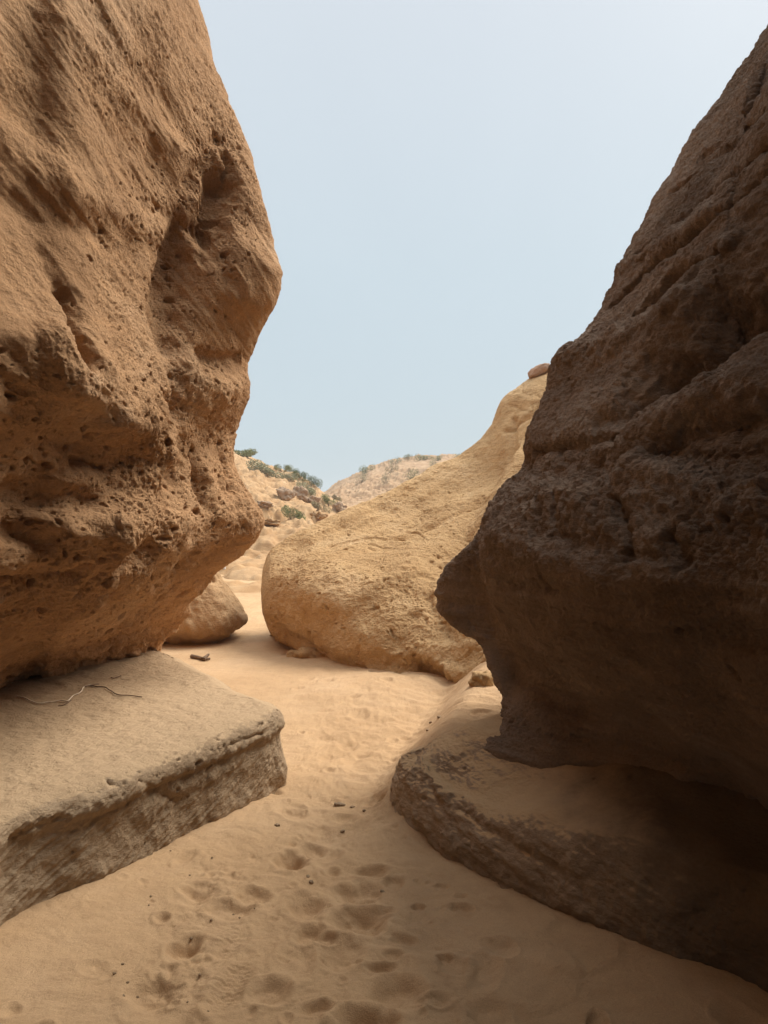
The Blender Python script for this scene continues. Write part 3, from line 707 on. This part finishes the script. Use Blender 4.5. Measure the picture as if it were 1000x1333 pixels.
# ================================================================== HILLS
tick('HILLS')
def interp(x, xp, fp): return np.interp(x, xp, fp)
def left_hill(x, y):
    px = CX+F*x/y
    crest = interp(px, [150,230,305,340,360,385,410,425,455,500,600,900], [560,570,588,601,611,617,632,646,662,676,690,690])
    zc = CAMZ-(crest-CY)/F*50.0
    t = np.clip((y-11)/39.0, 0, 1)
    sh = .28*sst(0, .45, t)*t+t**1.35*.72+0
    sh = sh/(.28+.72)
    z = -.10+.14*sst(11, 15, y)+sh*zc+.05*perlin(np.stack([x*.8, y*.5, 0*x], 1))*sst(11, 13, y)
    z = np.where(y > 50, zc-(y-50)*.16, z)
    return z
def terrain(name, fn, y0, y1, pxa, pxb, ny, nx, mat, amp):
    yy = y0*(y1/y0)**(np.arange(ny)/(ny-1)); pp = np.linspace(pxa, pxb, nx)
    YY, PP = np.meshgrid(yy, pp, indexing='ij'); XX = (PP-CX)/F*YY
    x, y = XX.ravel(), YY.ravel(); z = fn(x, y)
    p = np.stack([x, y, z*1.0], 1); z = z+amp(p)
    idx = np.arange(ny*nx).reshape(ny, nx)
    Q = np.stack([idx[:-1, :-1], idx[:-1, 1:], idx[1:, 1:], idx[1:, :-1]], -1).reshape(-1, 4)
    o = mk(name, np.stack([x, y, z], 1), Q, mat); o['kind'] = 'structure'
    zz = z.reshape(ny, nx)
    def at(px, py):
        """highest visible terrain point along a pixel column whose projection reaches py"""
        j = int(np.argmin(np.abs(pp-px))); pr = CY-F*(zz[:, j]-CAMZ)/yy
        k = np.nonzero(pr <= py)[0]
        k = k[0] if len(k) else int(np.argmin(pr))
        return XX[k, j], yy[k], zz[k, j]
    return at
def amp_l(p):
    pm = p*np.array([.5, 1, 1]); tt = p[:, 2]/.36+1.3*perlin(pm*.3+3)+.6*perlin(pm*.9+5)+.3*perlin(p*2.6); fr = tt-np.floor(tt)
    terr = (sst(.5, .85, fr)-fr)*.36*sst(12, 15, p[:, 1])*sst(44, 36, p[:, 1])
    y = p[:, 1]; k = sst(11.5, 16, y)
    slab = bedding(p, (.12, -.15, 1), .35, 4.0, 3, 4, True)
    q = p*np.array([1, 1, 1.])
    rgh = sst(18, 26, y)*sst(-.2, .3, perlin(p*.11+4))
    v = k*(.20*slab+.17*fbm(q*.4, 4)+.06*fbm(q*1.8, 4))+rgh*.30*fbm(q*.9+6, 4, .6, True)
    return terr*1.1+v*sst(60, 45, y)*.9+ (y >= 60)*0
at_l = terrain('hill', left_hill, 11.0, 70, 60, 760, 420, 520, M['hill'], amp_l)
def right_hill(x, y):
    px = CX+F*x/y
    crest = interp(px, [300,400,425,440,480,520,560,600,640,760,1100], [690,655,641,631,612,600,596,597,600,590,580])
    zc = CAMZ-(crest-CY)/F*95.0
    t = np.clip((y-48)/47.0, 0, 1)
    z = 1.2+(zc-1.2)*(t**.9)
    return np.where(y > 95, zc-(y-95)*.2, z)
def amp_r(p):
    q = p.copy()
    return (.55*fbm(q*.22+8, 4, .55, True)+.35*fbm(q*.7+3, 4, .6, True))*sst(48, 56, p[:, 1])*sst(125, 100, p[:, 1])*(.35+.65*sst(.25, -.2, perlin(p*.05+2)+(p[:, 0]-4)*.03))
at_r = terrain('hill', right_hill, 48, 130, 250, 900, 300, 620, M['hill_far'], amp_r)
# distant land so that the ground reaches the horizon
n = 60; yy = np.linspace(110, 1500, n); XX, YY = np.meshgrid(np.linspace(-1500, 1500, n), yy)
zz = .6*np.sin(XX*.01)+.5*np.cos(YY*.013)-1.5
idx = np.arange(n*n).reshape(n, n); Q = np.stack([idx[:-1, :-1], idx[:-1, 1:], idx[1:, 1:], idx[1:, :-1]], -1).reshape(-1, 4)
o = mk('terrain', np.stack([XX.ravel(), YY.ravel(), zz.ravel()], 1), Q, M['hill_far']); o['kind'] = 'structure'

# ================================================================== BUSHES
tick('BUSHES')
def bush(px, py, w_px, h_px, mat, label, at, lean=0.0, n=2600):
    x, y, z = at(px, py)
    w = w_px/F*y/2; h = h_px/F*y
    root = thing('bush', label, 'bush', (x, y, z-.12*h), 'low shrubs on the hills')
    r = np.random.RandomState(int(px*7+py))
    nl = 9
    lob = [(r.uniform(-.75, .75)*w, r.uniform(-.5, .5)*w, r.uniform(.25, .6)*h, r.uniform(.35, .6)) for _ in range(nl)]
    L = np.array(lob); pick = r.randint(0, nl, n)
    d = r.normal(size=(n, 3)); d /= np.linalg.norm(d, axis=1)[:, None]
    rad = r.uniform(.55, 1.08, n)**.7
    c = L[pick][:, :3]+d*(rad*L[pick][:, 3])[:, None]*np.array([w*.75, w*.6, h*.75])
    c[:, 2] += lean*c[:, 0]
    c[:, 2] = np.maximum(c[:, 2], .02*h+lean*c[:, 0])
    s = r.uniform(.025, .055, n)*min(max(w, .5), 1.3)
    a = r.normal(size=(n, 3)); a /= np.linalg.norm(a, axis=1)[:, None]
    b = np.cross(a, r.normal(size=(n, 3))); b /= np.linalg.norm(b, axis=1)[:, None]
    V = np.stack([c-a*s[:, None], c+b*s[:, None]*.55, c+a*s[:, None], c-b*s[:, None]*.55], 1).reshape(-1, 3)
    mk('foliage', V, np.arange(4*n).reshape(n, 4), mat, False, root)
    tubes = []
    for k in range(nl): tubes.append([(0+L[k, 0]*.15, L[k, 1]*.15, -.05), (L[k, 0]*.55, L[k, 1]*.5, L[k, 2]*.5+lean*L[k, 0]*.5), (L[k, 0], L[k, 1], L[k, 2]*1.05+lean*L[k, 0])])
    tube_mesh('stem', tubes, .018*max(w, .6), M['stem'], root)
def tube_mesh(name, paths, rad, mat, parent=None, sides=6, taper=.5):
    V, Q = [], []
    for pth in paths:
        p = np.array(pth, float); base = len(V)
        for k in range(len(p)):
            t = p[min(k+1, len(p)-1)]-p[max(k-1, 0)]; t /= np.linalg.norm(t)+1e-9
            u = np.cross(t, (.3, .2, .93)); u /= np.linalg.norm(u)+1e-9; v = np.cross(t, u)
            rr = (rad[k] if hasattr(rad, '__len__') else rad*(1-taper*k/max(1, len(p)-1)))
            for a in range(sides):
                an = a/sides*2*math.pi; V.append(p[k]+u*math.cos(an)*rr+v*math.sin(an)*rr)
        for k in range(len(p)-1):
            for a in range(sides):
                b = (a+1) % sides
                Q.append((base+k*sides+a, base+k*sides+b, base+(k+1)*sides+b, base+(k+1)*sides+a))
    return mk(name, V, Q, mat, True, parent)
LH = [
 (318,594,38,11,'leaf','flat green bush topping the left hill beside the rock wall',0),
 (347,617,46,17,'leaf_grey','grey-green bush sprawling down the left hill below its crest',-.35),
 (369,613,24,11,'leaf','smooth domed yellow-green bush on the left hill crest',-.15),
 (377,626,22,11,'leaf_grey','small grey bush below the domed bush',-.2),
 (393,626,26,16,'leaf_dark','dark green bush on the skyline of the left hill',-.3),
 (411,633,20,15,'leaf_dark','rightmost dark round bush at the end of the skyline',-.3),
 (401,643,32,14,'leaf_grey','grey-green bush under the dark skyline bushes',-.4),
 (383,676,34,18,'leaf','bright green bush below the brown rocks',-.5),
 (430,658,26,16,'leaf','green bush low on the right end of the left hill',-.5),
 (418,664,28,10,'leaf_dry','pale dry bush beside the brown rocks',-.4),
 (438,647,14,8,'leaf_dry','tiny grey bush at the foot of the far hill',-.3),
]
for px, py, w, h, m, lab, ln in LH: bush(px, py, w, h, M[m], lab, at_l, ln)
RH = [
 (478,615,18,8,'leaf','green bush on the left shoulder of the far hill',.2),
 (515,604,13,8,'leaf_grey','grey bush just under the far hill crest',.1),
 (531,597,10,5,'leaf','little green bush on the far hill crest',.1),
 (551,599,18,8,'leaf','longer green bush on top of the far hill',0),
 (570,600,13,6,'leaf','green bush right of the far hill top',0),
 (538,625,18,14,'leaf','upright green bush alone on the sandy face of the far hill',.1),
 (510,614,14,8,'leaf_dry','brownish bush on the middle of the far hill',.1),
 (469,629,13,11,'leaf_grey','grey bush low on the rubble of the far hill',.2),
 (503,630,10,14,'leaf_grey','thin grey bush in the gully of the far hill',.2),
 (564,607,9,7,'leaf','small round bush below the far hill top',0),
]
for px, py, w, h, m, lab, ln in RH: bush(px, py, w*1.35, h*1.45, M[m], lab, at_r, ln, 1200)
# bush behind the pale boulder on the skyline
bush(598,600,26,13,M['leaf'],'grey-green bush peeking over the pale boulder on the skyline',at_r,.35,900)

# brown outcrops on the left hill
for k, (px, py, w, h, lab) in enumerate(((372,652,22,14,'leftmost brown weathered rock of the outcrop on the left hill'),(390,650,20,15,'tall middle brown rock of the outcrop on the left hill'),
        (407,655,18,10,'brown rock beside a dark hollow, under the grey-green bush'),(345,661,20,6,'flat low brown rock left of the outcrop'),
        (415,678,22,10,'pale knobbly rock under the dry bush'),(352,684,34,7,'long flat slab of rock near the wall nose'),(442,668,22,12,'brown rock at the foot of the far hill'))):
    x, y, z = at_l(px, py); sx = w/F*y/2; sz = h/F*y/2
    o = stone('rock', M['dark_rock'] if k in (0, 1, 2, 3, 6) else M['hill'], (x, y+sx*.3, z+sz*.5), (sx, sx*.8, sz*1.15), 56, .5, 20+k, .3*k, .2)
    tag(o, lab, 'rock', 'rocks on the left hill')

# ================================================================== STONES, TWIGS, SCRAPS
tick('STONES, TWIGS, SCRAPS')
bx = BOULD.X.reshape(-1, 3); bu = CX+F*bx[:, 0]/bx[:, 1]; bv = CY-F*(bx[:, 2]-CAMZ)/bx[:, 1]
kk = np.nonzero(np.abs(bu-697) < 5)[0]; crest = bx[kk[np.argmin(bv[kk])]]
xr, yr, zr_ = crest[0], crest[1]-.05, crest[2]+.035
o = stone('stone', M['stone_pink'], (xr, yr, zr_), (.165, .11, .075), 40, .22, 3, .1, -.42)
tag(o, 'small angular pinkish stone perched on the crest of the pale boulder against the sky', 'stone')
xs_, ys_ = -.0, 0
def on_ground(px, py):
    # march the pixel ray down to the sand
    lo = 1.8
    for k in range(4000):
        Y = 1.9+k*.003; X0, _, Z0 = P(px, py, Y)
        if Z0 <= ground_z(X0, Y): return X0, Y, ground_z(X0, Y)
    return gp(px, py)+(0,)
for k, (px, py, sx, sy, sz, lab, m) in enumerate((
        (404,856,.14,.10,.075,'pale wedge-shaped stone propping the left end of the huge boulder','boulder'),
        (381,855,.07,.06,.05,'small pale stone in the shadow under the huge boulder','boulder'),
        (632,890,.12,.08,.06,'tan stone wedged in the sand between boulder and dark wall','boulder'))):
    x0, y0, z0 = on_ground(px, py)
    tag(stone('stone', M[m], (x0, y0+.04, z0+sz*.15), (sx, sy, sz), 48, .3, 5+k, .4*k, .2), lab, 'stone')
chips = ((442,1048,.026,.016,.007,'largest dark bark chip on the sandy path between the ledges'),(459,1051,.014,.009,.005,'dark fragment just right of the largest bark chip'),
 (474,1056,.010,.007,.006,'dark crumb closest to the right ledge on the path'),(361,1075,.014,.010,.006,'dark chip beside the tip of the left ledge'),
 (446,1083,.010,.007,.005,'dark chip alone in the middle of the path'),(405,1149,.010,.008,.006,'dark crumb below the paired footprints'),
 (401,1142,.008,.007,.005,'tiny dark crumb just above another below the paired footprints'),(498,1161,.010,.007,.004,'dark crumb above the deep footprint'),
 (556,1043,.010,.008,.005,'pebble at the foot of the right ledge tip'),(572,934,.016,.012,.008,'pebble at the toe of the sand bank'),(557,951,.014,.01,.007,'lower pebble on the slope of the sand bank'),
 (561,941,.012,.01,.007,'upper pebble on the slope of the sand bank'))
for k, (px, py, sx, sy, sz, lab) in enumerate(chips):
    x0, y0, z0 = on_ground(px, py)
    o = stone('bark_chip' if 'peb' not in lab else 'pebble', M['chip'], (x0, y0, z0+sz*.4), (sx, sy, sz), 20, .45, 40+k, k*.8, .1)
    tag(o, lab, 'bark chip' if 'peb' not in lab else 'pebble', 'dark bits scattered on the sand')
cr = np.random.RandomState(11)
for k in range(20):
    px, py = cr.normal(215, 55), cr.uniform(1105, 1320); px = px+(1200-py)*.25
    if py < 1125 and px < 200: continue
    x0, y0, z0 = on_ground(px, py); sz = cr.uniform(.002, .0045)
    o = stone('crumb', M['chip'], (x0, y0, z0+sz*.3), (sz*1.3, sz, sz*.8), 14, .5, 80+k, k, .1)
    tag(o, 'tiny dark crumb on the trampled sand below the left ledge', 'crumb', 'dark crumbs below the left ledge')
def surf_pt(S, px, py, lift):
    p = S.X.reshape(-1, 3)[S.find(px, py)]; return np.array([p[0], p[1], p[2]+lift])
def curve_on(S, pix, lift):
    pts = np.array([surf_pt(S, *q, lift) for q in pix]); W = cr_weights(len(pts), [6]*(len(pts)-1)); return W@pts
tw = thing('twig', 'long thin forked twig, pale half and dark half, lying on the left ledge', 'twig', (0, 0, 0))
a = curve_on(LEDGE, [(22,906),(34,910),(48,916),(62,914),(78,912),(88,914),(95,908),(104,898),(110,890),(117,888)], .007)
b = curve_on(LEDGE, [(117,888),(128,888),(136,893),(145,901),(155,905),(168,905),(184,908)], .006)
c = curve_on(LEDGE, [(110,890),(120,887),(128,885)], .01)
d_ = curve_on(LEDGE, [(92,913),(84,917),(76,920)], .005)
base = a[len(a)//2].copy(); tw.location = base
def tw_part(nm, path, r0, r1, mat):
    k = len(path); path = path+np.stack([perlin(path*25), perlin(path*25+5), .3*perlin(path*25+9)], 1)*.004
    tube_mesh(nm, [path-base], np.linspace(r0, r1, k), mat, tw, 7)
tw_part('pale_branch', a, 0.0036, .004, M['bark_pale']); tw_part('dark_branch', b, .004, .0026, M['bark_dark'])
tw_part('side_shoot', c, .003, .002, M['bark_dark']); tw_part('side_shoot', d_, .003, .002, M['bark_dark'])
s1 = curve_on(LEDGE, [(144,877),(150,877),(157,877)], .005)
o = tube_mesh('twig', [s1], np.linspace(.003, .0025, len(s1)), M['bark_dark']); tag(o, 'short dark splinter behind the forked twig on the left ledge', 'twig')
w_ = [on_ground(*q) for q in ((250,857),(260,859),(266,861),(273,860))]
o = tube_mesh('driftwood', [[(p[0], p[1], p[2]+.02) for p in w_], [(w_[2][0]-.01, w_[2][1], w_[2][2]+.02), (w_[2][0]+.02, w_[2][1]+.1, w_[2][2]+.05)]], .025, M['bark_dark'])
tag(o, 'short dark piece of driftwood on the sand in front of the small boulder', 'driftwood')
x, y, z = at_l(292, 742)
yy = np.linspace(0, 1, 7)
V = []; t = y/F
for k in range(7):
    cx = (abs(k-3)*.25-.3+k*.12)*t*2.2
    for dx, dz in ((-.9, 0), (.9, 0)): V.append((x+cx+dx*t*1.2, y+.02*k*(1 if dx > 0 else -1), z-.01+k*t*1.7))
Q = [(2*k, 2*k+1, 2*k+3, 2*k+2) for k in range(6)]
o = mk('scrap', V, Q, M['paper']); md = o.modifiers.new('thick', 'SOLIDIFY'); md.thickness = .01
tag(o, 'tiny white scrap standing at the rocks behind the small boulder', 'scrap')

# haze: thin dusty air over the whole gully
hm = bpy.data.materials.new('haze'); hm.use_nodes = True; hnt = hm.node_tree; hnt.nodes.remove(hnt.nodes['Principled BSDF'])
pv = hnt.nodes.new('ShaderNodeVolumePrincipled'); pv.inputs['Color'].default_value = (.93, .93, .92, 1); pv.inputs['Density'].default_value = .0012
pv.inputs['Anisotropy'].default_value = .2
hnt.links.new(pv.outputs[0], hnt.nodes['Material Output'].inputs['Volume'])
hx, hy0, hy1, hb, ht = 1550, -40, 1550, -6.0, 16.0
hv = [(-hx, hy0, hb), (hx, hy0, hb), (hx, hy1, hb), (-hx, hy1, hb), (-hx, hy0, ht), (hx, hy0, ht), (hx, hy1, ht), (-hx, hy1, ht)]
ho = mk('haze', hv, [(0, 3, 2, 1), (4, 5, 6, 7), (0, 1, 5, 4), (1, 2, 6, 5), (2, 3, 7, 6), (3, 0, 4, 7)], hm, False); ho['kind'] = 'stuff'
# ================================================================== LIGHT, SKY, CAMERA
tick('LIGHT, SKY, CAMERA')
w = bpy.data.worlds.new('World'); C.world = w; w.use_nodes = True
nt = w.node_tree; bg = nt.nodes['Background']
SUN = np.array([.52, .42, .74]); SUN /= np.linalg.norm(SUN)
el = math.asin(SUN[2]); az = math.atan2(SUN[0], SUN[1])
sky = nt.nodes.new('ShaderNodeTexSky'); sky.sky_type = 'NISHITA'; sky.sun_disc = False
sky.sun_elevation = el; sky.sun_rotation = az; sky.air_density = 1.0; sky.dust_density = 4.0; sky.ozone_density = 1.5
mx = nt.nodes.new('ShaderNodeMix'); mx.data_type = 'RGBA'; mx.inputs[0].default_value = .9
tcw = nt.nodes.new('ShaderNodeTexCoord'); sep = nt.nodes.new('ShaderNodeSeparateXYZ'); nt.links.new(tcw.outputs['Generated'], sep.inputs[0])
hz = ramp(nt, sep.outputs[2], [(0.0, (.565, .675, .735)), (.3, (.61, .71, .765)), (.6, (.70, .76, .815))])
mul = nt.nodes.new('ShaderNodeMix'); mul.data_type = 'RGBA'; mul.blend_type = 'MULTIPLY'; mul.inputs[0].default_value = 1
HAZE = 6.6
up_ = nt.nodes.new('ShaderNodeMapRange'); up_.interpolation_type = 'SMOOTHSTEP'   # sky above the view brightened overhead, added to light the foreground
for k_, v_ in zip(('From Min', 'From Max', 'To Min', 'To Max'), (.56, .90, HAZE, HAZE*2.6)): up_.inputs[k_].default_value = v_
nt.links.new(sep.outputs[2], up_.inputs['Value'])
cl = noise(nt, tcw.outputs['Generated'], 2.2, 4, .55, .6)
hz = mix(nt, 1.0, hz, ramp(nt, cl, [(.3, (.95, .955, .96)), (.7, (1, 1, 1))]), 'MULTIPLY')
nt.links.new(hz, mul.inputs[6]); nt.links.new(up_.outputs['Result'], mul.inputs[7])
nt.links.new(sky.outputs[0], mx.inputs[6]); nt.links.new(mul.outputs[2], mx.inputs[7])
nt.links.new(mx.outputs[2], bg.inputs['Color']); bg.inputs['Strength'].default_value = .1
sl = bpy.data.lights.new('sun', 'SUN'); sl.energy = 3.2; sl.angle = math.radians(38); sl.color = (1, .95, .87)
so = bpy.data.objects.new('sun', sl); COL.objects.link(so)
from mathutils import Vector
so.rotation_euler = Vector(SUN).to_track_quat('Z', 'Y').to_euler(); so.location = (8, 4, 14)
cd = bpy.data.cameras.new('camera'); co = bpy.data.objects.new('camera', cd); COL.objects.link(co)
co.location = (0, 0, CAMZ); co.rotation_euler = (math.radians(90), 0, 0)
cd.sensor_fit = 'VERTICAL'; cd.sensor_height = 36; cd.sensor_width = 27; cd.lens = 36*F/1333
cd.clip_start = .05; cd.clip_end = 4000
C.camera = co
C.view_settings.view_transform = 'Standard'; C.view_settings.look = 'None'; C.view_settings.exposure = .65; C.view_settings.gamma = 1
C.cycles.max_bounces = 8; C.cycles.diffuse_bounces = 5
